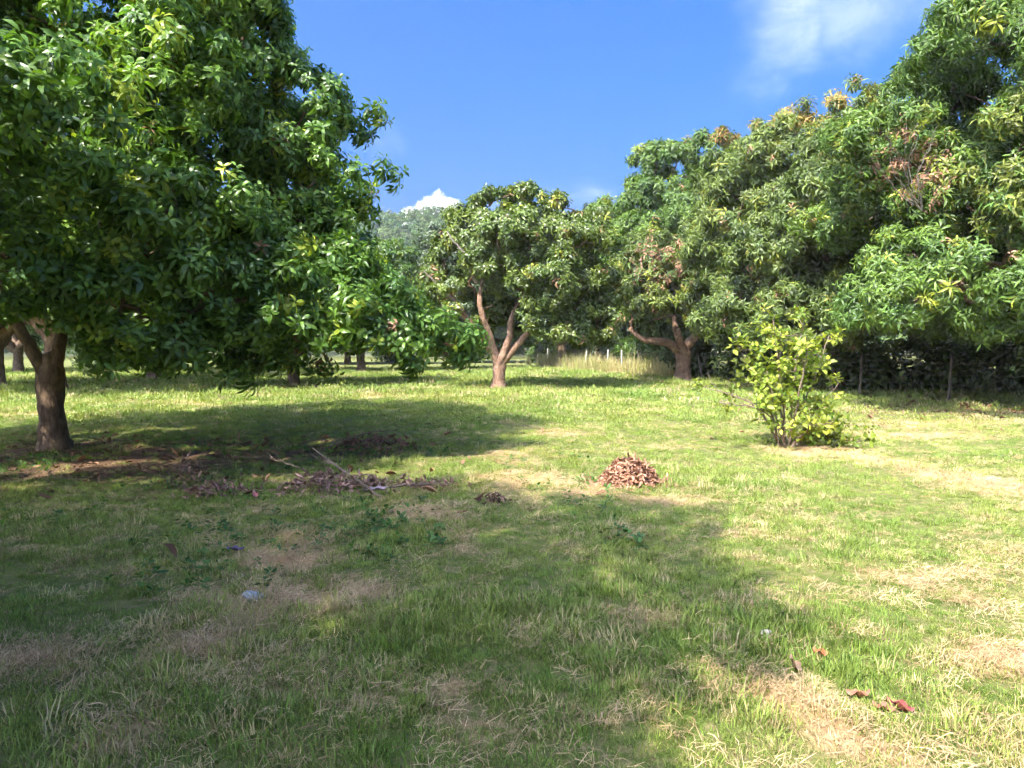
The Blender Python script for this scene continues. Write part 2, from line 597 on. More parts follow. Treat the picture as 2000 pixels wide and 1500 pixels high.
# ------------------------------------------------------------------ leaf prototypes
def whorl(name, n, L, Wd, mat, rng, stem=.10, up=55, down=-35, fold=.3, droop=(.25, .7)):
    parts = []
    ga = 2.39996
    for k in range(n):
        t = k/(n-1)
        l = L*rng.uniform(.72, 1.12)*(0.65+.5*min(1, t*2.2))
        v, f = leaf_geo(l, Wd*rng.uniform(.85, 1.12), fold*rng.uniform(.5, 1.3), rng.uniform(*droop), rng.uniform(-1, 1))
        el = rad(up+(down-up)*t+rng.normal(0, 10)); az = ga*k+rng.normal(0, .25)
        roll = rng.normal(0, .35)
        c, s = math.cos(roll), math.sin(roll)
        v = v@np.array([[1, 0, 0], [0, c, s], [0, -s, c]])
        v = v+np.array([.012, 0, 0])
        c, s = math.cos(el), math.sin(el)
        v = v@np.array([[c, 0, s], [0, 1, 0], [-s, 0, c]])
        c, s = math.cos(az), math.sin(az)
        v = v@np.array([[c, s, 0], [-s, c, 0], [0, 0, 1]])
        v = v+np.array([0, 0, -stem*t])
        parts.append((v, f, rng.uniform(.6, 1.4)))
    return proto(name, parts, mat, rng)


BROAD = [whorl('broad_spray', 9+i % 4, .165+.014*(i % 4), .058+.004*(i % 3), M_LEAF, np.random.default_rng(20+i), .12+.03*(i % 3), 45, -50-6*(i % 3), .35, (.35, 1.0)) for i in range(7)]
SLIM = [whorl('slender_spray', 10+i % 4, .21+.018*(i % 4), .046+.004*(i % 3), M_SLIM, np.random.default_rng(40+i), .08+.03*(i % 3), 55, -50-6*(i % 3), .35, (.4, 1.0)) for i in range(7)]
SHRUB = [whorl('shrub_spray', 6, .085, .046, M_SHRUB, np.random.default_rng(60+i), .07, 55, -10, .2, (.1, .4)) for i in range(3)]
WEED = [whorl('weed_spray', 7, .12, .055, M_SHRUB, np.random.default_rng(64+i), .09, 60, -15, .25, (.2, .6)) for i in range(3)]
DRYSP = [whorl('dry_spray', 8, .17, .045, M_DRY, np.random.default_rng(70+i), .08, 40, -70, .9, (.6, 1.3)) for i in range(3)]
FAR = [whorl('far_spray', 9, .9, .42, M_FAR, np.random.default_rng(80+i), .5, 60, -30, .3, (.2, .5)) for i in range(3)]


# ------------------------------------------------------------------ trees
def unit(n, rng):
    v = rng.normal(size=(n, 3))
    return v/np.linalg.norm(v, axis=1)[:, None]


def dome_lobes(c, R, n, lr, rng, zmin, zfloor_fn=None):
    """clumps spread over the surface of a lumpy ellipsoid"""
    c = np.array(c, float); R = np.array(R, float)
    k = np.arange(int(n*1.6))+.5
    ph = np.arccos(1-2*k/len(k)); th = np.pi*(1+5**.5)*k+rng.uniform(0, 6)
    d = np.stack([np.sin(ph)*np.cos(th), np.sin(ph)*np.sin(th), np.cos(ph)], 1)
    d += rng.normal(0, .10, d.shape)
    d /= np.linalg.norm(d, axis=1)[:, None]
    f = rng.uniform(.66, 1.04, len(d))[:, None]
    P = c+d*R*f
    keep = P[:, 2] > zmin
    P = P[keep]
    out = []
    for p in P:
        r = lr*rng.uniform(.55, 1.25)
        out.append((p[0], p[1], p[2], r*rng.uniform(.85, 1.2), r*rng.uniform(.85, 1.2), r*rng.uniform(.5, .8)))
    return out


def whorl_points(lobes, c, rng, per, zlow, tr=.30):
    """leaf sprays gathered into umbrella tufts, tufts gathered on the clumps"""
    L = np.array(lobes, float)
    P = []; A = []; I = []; T = []
    for i, (x, y, z, rx, ry, rz) in enumerate(L):
        out = np.array([x, y, z])-np.array(c); out[2] = out[2]*.6+.9
        out /= np.linalg.norm(out)+1e-6
        m = max(4, int(per*(rx*ry/0.81)/11))
        d = unit(m*3, rng)
        d = d[d@out > rng.uniform(-.45, .35, len(d))][:m]
        for k in range(len(d)):
            q = np.array([x, y, z])+d[k]*np.array([rx, ry, rz])*rng.uniform(.6, 1.1)
            a = d[k]*.55+out*.3+np.array([0, 0, .55])+rng.normal(0, .15, 3); a /= np.linalg.norm(a)
            e = unit(24, rng)
            e = e[e@a > rng.uniform(-.15, .3, 24)][:11]
            r = tr*rng.uniform(.65, 1.35)
            P.append(q+e*np.array([r, r, r*.8])*rng.uniform(.55, 1.1, (len(e), 1)))
            A.append(e*.55+a*.55+rng.normal(0, .22, e.shape))
            I += [i]*len(e); T += [rng.uniform()]*len(e)
    P = np.vstack(P); A = np.vstack(A); I = np.array(I); T = np.array(T)
    keep = P[:, 2] > zlow+rng.uniform(-.25, .15, len(P))
    for (x, y, z, rx, ry, rz) in L:
        q = ((P-np.array([x, y, z]))/np.array([rx, ry, rz]))
        keep &= ~((q*q).sum(1) < .30)
    return P[keep], A[keep], I[keep], T[keep]


def limb_path(a, b, rng, sag=.12, k=4):
    a = np.array(a, float); b = np.array(b, float)
    t = np.linspace(0, 1, k+1)[:, None]
    ln = np.linalg.norm(b-a)
    P = a*(1-t)+b*t
    P[1:-1] += rng.normal(0, ln*.06, (k-1, 3))
    P[1:-1, 2] += (np.sin(t[1:-1, 0]*np.pi))*ln*sag
    return P


def tree(base, label, c, R, nlobes, lr, per, protos, colors, seed, trunk_r=.2, fork=1.3, zmin=2.2, extra=(), drop=None, limbs=6,
         bark=None, lean=(0, 0), scale=1.0, stems=None, flush=None, dry=0.0, group=None, name='orchard_tree', cat='tree', dryspots=(), bare=(), tuft=.28, bare_r=.07):
    rng = np.random.default_rng(seed)
    bx, by = base
    bz = float(gz(bx, by))
    root = thing(name, (bx, by, bz), label, cat, group)
    c = np.array(c, float)-np.array([bx, by, bz])
    lobes = dome_lobes(c, R, nlobes, lr, rng, zmin)
    if drop:
        lobes = [l for l in lobes if not drop(l[0]+bx, l[1]+by, l[2]+bz)]
    lobes += [(e[0]-bx, e[1]-by, e[2]-bz, e[3]*rng.uniform(.9, 1.15), e[3]*rng.uniform(.9, 1.15), e[3]*rng.uniform(.55, .8)) for e in extra]
    bark = bark or M_BARK
    for p in c+unit(max(8, nlobes//4), rng)*np.array(R)*rng.uniform(.3, .55, (max(8, nlobes//4), 1)):
        if p[2] > zmin+.4 and p[2] > c[2]-.3*R[2]:
            lobes.append((p[0], p[1], p[2], lr*1.2, lr*1.2, lr))
    # trunk
    F = np.array([lean[0], lean[1], fork])
    mb = MB()
    mb.tube([(0, 0, -.15), (.02, 0, .12), (lean[0]*.4, lean[1]*.4, fork*.5), F, F+np.array([0, 0, .25])],
            [trunk_r*1.7, trunk_r*1.22, trunk_r, trunk_r*1.1, trunk_r*.7], 16, 18, rng, .13, .008)
    mb.build('trunk', bark, root)
    # limbs by sector
    LC = np.array(lobes)[:, :3]
    az = np.arctan2(LC[:, 1]-F[1], LC[:, 0]-F[0])+rng.uniform(0, 6.28)
    az = np.mod(az, 2*np.pi)
    high = LC[:, 2] > c[2]+.45*R[2]
    sec = np.where(high, limbs, (az/(2*np.pi)*limbs).astype(int))
    if stems:
        ends = np.array([st_[-1] for st_ in stems], float)-np.array([bx, by, bz])
        sec = np.argmin(np.linalg.norm((LC[:, None]-ends[None])*np.array([1, 1, .5]), axis=2), axis=1)
    for s_ in range(limbs+1):
        ids = np.where(sec == s_)[0]
        if len(ids) == 0:
            continue
        mean = LC[ids].mean(0)
        end = F+(mean-F)*.62
        mb = MB()
        st = F+rng.normal(0, trunk_r*.25, 3)
        st[2] -= .1
        if stems and s_ < len(stems):
            P = np.array(stems[s_], float)-np.array([bx, by, bz]); P = np.vstack([st, P]); end = P[-1]
        else:
            P = limb_path(st, end, rng, .05)
        mb.tube(P, [trunk_r*.7, trunk_r*.55, trunk_r*.42, trunk_r*.26], 10, 22, rng, .15, trunk_r*.04)
        C = catmull(P, 16)
        nodes = [C[k] for k in range(9, 16)]
        for i in ids[np.argsort(np.linalg.norm(LC[ids]-C[-1], axis=1))]:
            dd = np.array([np.linalg.norm(LC[i]-q) for q in nodes])
            q = nodes[int(np.argmin(dd+rng.uniform(0, .3, len(dd))))]
            bp = limb_path(q, LC[i], rng, .06, 5)
            mb.tube(bp, [min(trunk_r*.24, .05+.02*len(nodes)**.2), trunk_r*.13, .016], 5, 9, rng, .06, .012)
            nodes += [bp[2], bp[4]]
        mb.build('limb', bark, root)
    for P in bare:
        P = np.array(P, float)-np.array([bx, by, bz])
        MB().tube(P, [bare_r, bare_r*.65, bare_r*.2], 6, 12, rng, .06, .03).build('bare_branch', M_DEAD, root)
    # foliage
    Pt, Ax, I, T = whorl_points(lobes, c, rng, per, zmin-1.1-bz if not extra else min(zmin-1.1, min(e[2]-e[3] for e in extra)), tuft*scale**.5)
    spin = rng.uniform(0, 6.28, len(Pt))
    rot = euler(rot_to(Ax, spin))
    c0, c1, c2 = [np.array(k) for k in colors]
    lobe_t = rng.uniform(0, 1, len(lobes))**1.4
    t = np.clip(lobe_t[I]*.25+T**1.6*.65+rng.uniform(0, .3, len(Pt)), 0, 1)[:, None]
    col = c0*(1-t)+c1*t
    hi = rng.uniform(0, 1, len(Pt)) < .03+.55*(T > .95)
    col[hi] = c2*rng.uniform(.8, 1.1, (hi.sum(), 1))
    if flush:
        for (fx, fy, fz, fr, fc, fp) in flush:
            dd = np.linalg.norm(Pt-np.array([fx-bx, fy-by, fz-bz]), axis=1)
            m_ = (dd < fr*rng.uniform(.6, 1.15, len(dd))) & (rng.uniform(0, 1, len(dd)) < fp)
            col[m_] = np.array(fc)*rng.uniform(.7, 1.25, (m_.sum(), 1))
    col *= rng.uniform(.8, 1.2, (len(Pt), 1))
    scl = scale*rng.uniform(.75, 1.2, len(Pt))
    isdry = rng.uniform(0, 1, len(Pt)) < dry
    for (fx, fy, fz, fr, fp) in dryspots:
        dd = np.linalg.norm(Pt-np.array([fx-bx, fy-by, fz-bz]), axis=1)
        isdry |= (dd < fr*rng.uniform(.5, 1.15, len(dd))) & (rng.uniform(0, 1, len(dd)) < fp)
    g = ~isdry
    scatter('crown', Pt[g], rot[g], scl[g], col[g], protos, root, rng)
    if isdry.sum():
        dc = np.array([.30, .17, .10])*rng.uniform(.6, 1.35, (isdry.sum(), 1))*np.array([1, 1, 1])
        scatter('dry_leaves', Pt[isdry], rot[isdry], scl[isdry]*1.05, dc, DRYSP, root, rng)
    return root


DARK = ((.058, .130, .028), (.15, .255, .036), (.30, .37, .04))
MID = ((.055, .115, .024), (.13, .205, .032), (.27, .31, .035))
OLIVE = ((.066, .110, .027), (.155, .20, .036), (.28, .29, .04))
FARC = ((.050, .082, .036), (.090, .125, .05), (.13, .16, .05))

# near left tree
extra_l = [(-3.5, 10.3, 3.8, .8), (-4.2, 11.0, 3.9, 1.0), (-3.2, 10.0, 3.4, .7), (-4.6, 8.4, 1.65, .6), (-4.0, 8.6, 1.6, .6), (-3.4, 8.8, 1.6, .6), (-2.7, 9.0, 1.6, .55), (-4.9, 9.4, 1.75, .7), (-3.6, 9.6, 1.6, .6), (-2.3, 9.4, 2.5, .65), (-1.8, 9.4, 2.1, .6), (-1.35, 9.6, 1.8, .5), (-2.7, 9.6, 3.0, .6), (-1.0, 9.9, 1.6, .5), (-1.5, 9.4, 1.65, .65), (-2.1, 9.2, 1.9, .8), (-2.8, 9.0, 2.1, .9), (-3.6, 8.6, 2.2, 1.0), (-4.4, 8.2, 2.3, .95), (-3.3, 9.2, 2.9, .9),
           (-5.2, 7.6, 2.5, .95), (-6.2, 7.2, 2.7, .95), (-3.9, 8.1, 3.1, .9), (-5.0, 7.2, 3.4, .9), (-6.0, 6.7, 3.6, .9), (-2.7, 9.8, 3.8, .8), (-2.8, 10.2, 4.9, .75),
           (-3.7, 10.0, 5.8, .7), (-5.4, 9.4, 7.2, .9), (-5.3, 10.4, 7.0, .9), (-5.6, 10.6, 7.6, .9), (-4.6, 11, 6.2, .85), (-3.7, 9.7, 5.6, .8), (-3.4, 10.6, 4.6, .8), (-3.9, 9.6, 4.4, .8), (-4.4, 10.2, 4.6, 1.0), (-6.5, 9.3, 6.2, .9), (-7.2, 10.2, 6.9, .9), (-6.2, 10.2, 6.6, .9), (-4.9, 9.6, 6.3, .8), (-2.9, 10.8, 3.1, .7), (-8, 8.5, 6.6, .9), (-9, 9, 6.4, .9), (-6.6, 8.2, 6.9, .9), (-7.5, 7.5, 6.0, .9), (-4.6, 9.2, 5.9, .8), (-7.6, 9.6, 7.6, .9), (-6.6, 9.6, 7.7, .9), (-4.0, 8.2, 4.6, .9), (-4.6, 8.2, 5.6, .9)]
tree((-6.8, 10.4), 'big dark green tree with a forked trunk and low sweeping boughs, nearest on the left', (-7.1, 10.4, 4.3), (4.2, 4.4, 3.5), 88, .88, 205,
     BROAD, DARK, 101, .165, 1.15, 2.1, extra_l, limbs=6, stems=[[(-7.05, 10.2, 1.7), (-7.45, 10.0, 2.9)], [(-6.55, 10.3, 1.75), (-6.15, 10.2, 3.0)]],
     scale=.76, tuft=.31, dry=.005, dryspots=[(-5.4, 7.6, 5.3, .4, .8)], flush=[(-6.0, 7.6, 6.6, 1.5, (.32, .34, .03), .45), (-4.4, 9.0, 6.2, .6, (.34, .34, .03), .5), (-7.4, 7.4, 5.4, .6, (.28, .34, .03), .5)])
# trees out to the left whose shade lies over the near lawn
tree((-6.35, .1), 'tree beyond the left edge whose shade covers the near lawn', (-6.35, .05, 4.75), (3.85, 3.4, 3.3), 80, 1.0, 120, BROAD, DARK, 102, .2, 1.3, 2.0, scale=.75, tuft=.6,
     drop=lambda x, y, z: x > -.73*max(y, 0)-1.7 and z-1.6 < 1.55+.49*max(y, 0))
tree((-7.1, -5.8), 'tree behind the camera whose shade reaches the lower edge', (-7.1, -5.8, 5.2), (4.3, 4.3, 4.1), 80, 1.1, 100, BROAD, DARK, 103, .2, 1.3, 2.0, scale=.75, tuft=.6)

# centre tree
tree((-.5, 25.7), 'open tree with pinkish bare forked limbs standing alone in the middle of the lawn', (.3, 26, 4.5), (2.95, 2.8, 2.6), 40, .78, 170,
     BROAD, OLIVE, 104, .215, 1.0, 2.1, [(2.2, 24.6, 1.95, .6), (3.0, 25.2, 2.0, .6), (-1.8, 24.4, 2.7, .45), (-2.5, 24.6, 3.3, .55), (-2.9, 25.6, 2.1, .5), (-2.9, 25, 2.7, .55), (-1.9, 24.4, 3.7, .6), (3.2, 25, 2.5, .7), (3.5, 26, 3.4, .8), (1.6, 24.2, 2.1, .5), (.3, 24.0, 3.6, .55), (-1.0, 24.2, 4.4, .6), (1.9, 25.0, 2.6, .8), (1.0, 24.6, 2.5, .6), (2.3, 24.7, 2.5, .7), (-2.6, 25.6, 3.9, .7), (-1.6, 25, 5.6, .8), (2.7, 25.6, 3.0, .8), (-2.7, 26.2, 3.2, .7), (1.1, 24.3, 3.0, .7), (3.0, 26, 4.2, .8), (-.3, 24, 4.3, .8), (-2.2, 25.4, 5.0, .8)],
     limbs=5, bark=M_BARK_PALE, lean=(.05, 0), scale=1.15,
     drop=lambda x, y, z: (y < 26 and z < 3.9 and x < 1.0) or (y < 24.6 and z < 5.0 and x < -.6),
     stems=[[(-1.1, 25.4, 1.9), (-1.9, 25.2, 2.9), (-2.3, 25.2, 3.6)], [(-.9, 25.4, 2.2), (-1.15, 25.3, 3.2), (-.9, 25.6, 4.6)],
            [(-.1, 25.4, 1.8), (.0, 25.3, 2.6), (.6, 25.6, 3.8)], [(.2, 25.5, 1.6), (.9, 25.3, 2.4), (1.7, 25.4, 3.2)]],
     dry=.02, dryspots=[(.2, 23.6, 5.1, .3, .8)], bare=[[(-1.2, 24.6, 3.7), (-1.6, 24.2, 4.6), (-2.2, 24, 5.4)], [(-1.9, 24.8, 3.0), (-2.5, 24.5, 3.6), (-3.0, 24.3, 4.1)]])

# right side
tree((14.0, 17.5), 'tallest tree at the right edge with yellow green shoots among long leaves', (14.2, 17.5, 5.7), (5.3, 5.6, 4.8), 105, 1.05, 165, SLIM, MID, 105,
     .24, 1.6, 2.2, [(9.2, 14.6, 2.9, .9), (10.2, 13.6, 2.8, .9), (11.3, 12.9, 2.9, .9), (12.3, 12.5, 2.9, .9), (9.0, 16, 2.9, .9), (8.6, 15.2, 2.5, .7), (9.8, 14.4, 2.3, .7), (11, 13.8, 2.3, .7), (12.4, 13.4, 2.3, .7), (8.8, 17.2, 2.5, .8)], scale=.94, tuft=.33, dry=.01,
     flush=[(12.0, 13.6, 8.0, 1.6, (.27, .27, .025), .55), (10.2, 14.5, 5.5, 2.2, (.17, .20, .035), .5), (12.5, 12.5, 4.2, 2.2, (.15, .21, .04), .5)],
     dryspots=[(9.6, 15.0, 3.0, .5, .7), (8.8, 16.2, 5.6, 1.1, .75), (9.0, 15.2, 5.0, .8, .6)],
     bare_r=.013, bare=[[(9.3, 16.2, 4.6), (8.7+dx*.5, 15.7, 5.1+dz*.5), (8.5+dx, 15.2+dy, 5.6+dz)] for dx, dy, dz in
                        ((-.5, 0, .3), (-.2, -.1, .6), (.1, 0, .7), (.4, -.1, .4), (-.7, .1, -.1), (.6, -.2, .1), (-.1, -.2, .2), (.2, -.3, -.3), (-.35, -.2, -.1), (.5, 0, .6))])
tree((11.6, 25.0), 'broad tree with orange new growth on top, beside the tallest tree on the right', (11.2, 25.0, 5.6), (4.7, 4.6, 3.75), 85, 1.0, 135, SLIM, OLIVE, 106,
     .24, 1.5, 2.2, [(8.5, 21.8, 2.9, .9), (9.6, 21.2, 2.7, .9), (7.4, 23, 3.0, .9), (8.0, 22.6, 2.2, .8), (9.2, 21.8, 2.1, .8), (10.4, 21.4, 2.3, .8), (7.0, 24.2, 2.4, .8)], scale=1.08, tuft=.32, dry=.012,
     flush=[(10.0, 24, 9.6, 2.2, (.36, .25, .07), .55), (12.4, 23.5, 9.4, 2.0, (.36, .26, .07), .5), (8.4, 24, 9.0, 1.2, (.34, .25, .07), .35), (10.6, 21.2, 6.8, 1.6, (.20, .22, .03), .5)],
     dryspots=[(11.0, 20.6, 7.2, .9, .85), (10.6, 20.7, 6.4, .6, .7)],
     bare=[[(10.8, 20.6, 5.4), (10.7, 20.2, 6.6), (10.9, 20.0, 7.8)], [(10.8, 20.5, 6.2), (11.3, 20.1, 7.0), (11.6, 20, 7.6)]])
tree((9.8, 36.0), 'tall rounded tree with orange tips behind the small pinkish-trunked tree', (9.6, 36.0, 6.6), (4.9, 4.8, 4.7), 80, 1.05, 100, SLIM, MID, 107, .26, 1.6, 2.4,
     scale=1.35, dry=.012, flush=[(10.5, 34, 11, 1.3, (.34, .2, .05), .6)], dryspots=[(7.6, 31.8, 8.0, .4, .9)])
tree((7.5, 31.0), 'small tree with orange-brown twisted trunk and purplish dry foliage patch', (7.3, 30.6, 4.3), (3.0, 2.6, 2.2), 42, .78, 120, SLIM, OLIVE, 108, .32, 1.3, 2.3,
     bark=M_BARK_PALE, scale=1.15, dry=.05, dryspots=[(6.0, 28.4, 5.0, 1.6, .6), (7.6, 28.2, 4.4, 1.1, .6), (5.6, 28.6, 3.3, .35, .8)], limbs=5, drop=lambda x, y, z: z < 2.7 and y < 30,
     stems=[[(6.6, 30.4, 1.7), (5.6, 30.0, 1.8), (5.0, 30, 2.3)], [(7.1, 30.3, 2.0), (6.9, 30.2, 2.8)], [(7.9, 30.4, 2.1), (7.6, 30.2, 3.0)]],
     flush=[(6.8, 28.2, 3.6, .9, (.24, .28, .03), .5)])
tree((20.5, 27.0), 'dark tree behind the fence, between the two tall right-hand trees', (20.5, 27.0, 5.2), (5.2, 5, 4.4), 60, 1.15, 60, SLIM, MID, 109, .24, 1.5, 2.0, scale=1.5)
tree((16.5, 36.0), 'tree hidden behind the orange-topped tree, beyond the wire fence', (16.5, 36.0, 5.2), (5, 5, 4.4), 55, 1.2, 55, SLIM, OLIVE, 110, .24, 1.5, 2.0, scale=1.5)

# orchard rows behind the left tree
tree((-8.4, 27.0), 'dark rounded tree right behind the near left tree', (-8.3, 27.0, 3.5), (3.6, 3.6, 2.1), 60, .95, 100, BROAD, DARK, 111, .2, 1.1, 2.0, scale=1.3)
tree((-15.2, 23.5), 'orchard tree with thick upright trunk beside the near forked trunk', (-15.4, 23.5, 4.3), (4.2, 4, 3.0), 50, 1.0, 70, BROAD, DARK, 112, .27, 1.7, 2.7, scale=1.35, bark=M_BARK_PALE)
tree((-19.3, 26.2), 'orchard tree with pale leaning trunk at the left edge', (-19.6, 26.5, 4.4), (4.2, 4, 3.0), 50, 1.0, 70, BROAD, MID, 113, .34, 1.6, 2.8, scale=1.35, bark=M_BARK_PALE)
tree((-16.8, 33.0), 'orchard tree with low V-shaped fork in the second row', (-16.8, 33.2, 4.2), (3.9, 4, 3.0), 50, 1.0, 60, BROAD, DARK, 114, .26, .8, 2.6, scale=1.4)
tree((-19.0, 43.0), 'farther orchard tree with slim trunk seen under the low boughs', (-19.0, 43.0, 4.6), (4.2, 4, 3.1), 50, 1.1, 55, BROAD, MID, 115, .24, 1.4, 2.4, scale=1.6)
tree((-9.0, 42.0), 'orchard tree in the far row behind the dark rounded tree', (-9.0, 42.0, 4.6), (4.2, 4, 3.1), 50, 1.1, 55, BROAD, MID, 116, .24, 1.4, 2.2, scale=1.6)
tree((-28.0, 40.0), 'orchard tree far off at the left end of the rows', (-28.0, 40.0, 4.6), (4.6, 4, 3.1), 50, 1.1, 55, BROAD, MID, 117, .24, 1.4, 2.2, scale=1.6)
tree((-3.7, 47.0), 'light green tree left of and behind the open middle tree', (-3.8, 47.0, 5.2), (2.6, 3, 3.6), 55, 1.1, 70, BROAD, FARC, 118, .24, 1.6, 2.2, scale=1.6)
tree((3.5, 50.0), 'dark leafy tree directly behind the open middle tree', (3.2, 50.0, 5.4), (4.6, 4, 4.2), 60, 1.15, 70, BROAD, MID, 119, .26, 1.6, 2.0, scale=1.6)
tree((7.3, 60.0), 'tall thin grey-green tree poking up between middle and right trees', (7.0, 60.0, 8.6), (2.6, 3, 4.2), 40, 1.0, 60, BROAD, FARC, 120, .2, 3.5, 3.0, scale=1.6)
tree((10.5, 52.0), 'shady tree behind the dry fence grass', (10.0, 52.0, 4.8), (4.6, 4, 3.8), 55, 1.15, 60, BROAD, FARC, 121, .25, 1.6, 1.8, scale=1.6)
tree((-1.5, 66.0), 'pale distant tree at the far end of the lawn', (-1.5, 66.0, 6.0), (5, 4, 4.6), 55, 1.3, 55, BROAD, FARC, 122, .25, 1.8, 1.8, scale=2.0)
tree((-14.0, 60.0), 'pale distant tree under the hill crest', (-13.5, 60.0, 4.4), (5.0, 4, 3.0), 55, 1.3, 55, BROAD, FARC, 123, .25, 1.8, 1.8, scale=2.0)


# ------------------------------------------------------------------ far wood on the hill
def build_wood():
    rng = np.random.default_rng(5)
    n = 4600
    x = rng.uniform(-190, 190, n); y = 78+rng.uniform(0, 1, n)**1.0*140
    z = np.where(y > 94, hill_h(x, y), 0)
    P = []; A = []; C = []; Sx = []
    for i in range(n):
        r = rng.uniform(1.5, 3.0); k = 26
        d = unit(k, rng); d[:, 2] = np.abs(d[:, 2])*1.1-.25
        P.append(np.array([x[i], y[i], z[i]+r*1.1])+d*r*rng.uniform(.75, 1.05, (k, 1)))
        A.append(d+np.array([0, 0, .4])+rng.normal(0, .2, d.shape))
        base = np.array([.058, .105, .030])*(1-.0)+np.array([.045, .04, .012])*rng.uniform(-.5, 1)
        C.append(base*rng.uniform(.8, 1.2, (k, 1)))
        Sx.append(rng.uniform(.45, .85, k))
    P = np.vstack(P); A = np.vstack(A)
    o = scatter('hillside_wood', P, euler(rot_to(A, rng.uniform(0, 6.28, len(P)))), np.concatenate(Sx), np.vstack(C), FAR, None, rng)
    tag(o, 'dense far-off wood covering the hillside', 'wood', kind='stuff')


build_wood()


# ------------------------------------------------------------------ fence with posts and wires
FENCE = [(1.5, 62.0), (2.9, 57.5), (4.0, 52.5), (4.9, 47.5), (5.8, 43.0), (6.9, 38.5), (8.2, 34.5), (9.3, 30.0), (10.2, 26.0), (11.0, 22.3), (12.4, 20.0), (14.6, 18.2)]


def build_fence():
    rng = np.random.default_rng(9)
    root = thing('wire_fence', (FENCE[0][0], FENCE[0][1], 0), 'wire fence with pale posts running along the right side behind the trees', 'fence')
    tops = []
    o3 = np.array([FENCE[0][0], FENCE[0][1], 0])
    pts = []
    for i in range(len(FENCE)-1):
        a = np.array(FENCE[i]); b = np.array(FENCE[i+1])
        k = max(1, int(np.linalg.norm(b-a)/2.3))
        for j in range(k):
            pts.append(a+(b-a)*j/k)
    pts.append(np.array(FENCE[-1]))
    for i, p in enumerate(pts):
        h = rng.uniform(1.25, 1.5); lean = rng.normal(0, .09, 2)
        P0 = np.array([p[0], p[1], -.2])-o3; P1 = np.array([p[0]+lean[0], p[1]+lean[1], h])-o3
        white = rng.uniform() < .55 and p[1] > 32
        MB().tube([P0, (P0+P1)/2, P1], [.055, .052, .048] if white else [.045, .038, .032], 6 if not white else 4, 6, rng, .03, .004).build('post', M_POST_W if white else M_POST_B, root, smooth=not white)
        tops.append((P0, P1))
    for f in (.35, .6, .85):
        MB().tube([a+(b-a)*(f*.88+.1)+np.array([0, 0, rng.normal(0, .02)]) for a, b in tops], [.006, .006], 4, len(tops)*2, None).build('wire', M_POST_B, root)


build_fence()


def plant(name, loc, h, w, n, label, cat, colors, seed, protos=WEED, stems=10, scale=1.0, group=None):
    rng = np.random.default_rng(seed)
    root = thing(name, (loc[0], loc[1], float(gz(*loc))), label, cat, group)
    P = []; A = []
    mb = MB()
    for s_ in range(stems):
        a = rng.uniform(0, 6.28); rr = w*.5*rng.uniform(.2, 1)
        b0 = np.array([math.cos(a)*w*.12, math.sin(a)*w*.12, -.05]); e = np.array([math.cos(a)*rr, math.sin(a)*rr, h*rng.uniform(.55, 1)])
        m = (b0+e)/2+np.array([0, 0, h*.15])
        mb.tube([b0, m, e], [.018, .012, .005], 4, 7, rng, .05, .01)
        C = catmull([b0, m, e], 30)
        k = n//stems
        q = C[rng.integers(5, 30, k)]+rng.normal(0, w*.09, (k, 3))
        q[:, 2] = np.maximum(q[:, 2], .04)
        P.append(q); d = q-np.array([0, 0, h*.3]); A.append(d/np.linalg.norm(d, axis=1)[:, None]+np.array([0, 0, .7])+rng.normal(0, .35, d.shape))
    mb.build('stem', M_TWIG, root)
    P = np.vstack(P); A = np.vstack(A)
    t = rng.uniform(0, 1, (len(P), 1))
    col = np.array(colors[0])*(1-t)+np.array(colors[1])*t
    scatter('foliage', P, euler(rot_to(A, rng.uniform(0, 6.28, len(P)))), scale*rng.uniform(.7, 1.25, len(P)), col*rng.uniform(.8, 1.2, (len(P), 1)), protos, root, rng)
    return root


WC = ((.05, .10, .022), (.12, .19, .035))
WY = ((.14, .19, .03), (.26, .30, .05))
und = [((7.6, 41.5), 2.2, 3.0, WC, 'bright weedy bush by the dry grass at the bend of the fence'),
       ((8.6, 38), 2.0, 3.0, WC, 'leafy bush at the fence just left of the small twisted tree'),
       ((8.8, 33.6), 2.0, 3.0, WC, 'dark bush tucked behind the small twisted trunk'),
       ((9.9, 29.6), 1.9, 3.0, WC, 'dark bush behind the yellow green shrub, near the fence'),
       ((10.6, 27.0), 1.7, 2.6, WC, 'low dark thicket under the orange-topped tree'),
       ((12.4, 24.5), 1.8, 3.0, WC, 'thicket behind the fence post right of the yellow green shrub'),
       ((13.0, 26.5), 2.2, 2.6, WY, 'sunlit yellow green bush glimpsed beneath the right-hand crowns'),
       ((14.6, 23.8), 2.0, 3.0, WC, 'dense dark bush beyond the fence under the tallest tree'),
       ((15.8, 21.5), 2.1, 3.0, WC, 'dense dark bush at the right edge under the tallest tree'),
       ((17.6, 22.0), 2.6, 3.4, WC, 'tall dark bush behind the right edge trunk'),
       ((18.5, 29.0), 2.6, 3.4, WC, 'big thicket deep in the shade on the right'),
       ((2.6, 62), 2.4, 3.5, WC, 'leafy bush at the far end of the fence'),
       ((5.0, 57), 2.6, 4.0, WY, 'yellowish bush behind the far fence posts'),
       ((7.4, 50), 2.4, 4.0, WC, 'green bush behind the middle fence posts'),
       ((-4.0, 64), 2.4, 5.0, WC, 'wide hedge-like bush closing the lawn far behind the middle tree'),
       ((-11, 68), 2.6, 6.0, WC, 'wide bush closing the lawn behind the left rows'),
       ((-20, 62), 2.6, 7.0, WC, 'long low thicket at the far left end of the lawn'),
       ((-32, 56), 2.8, 8.0, WC, 'long low thicket behind the left edge trunks')]
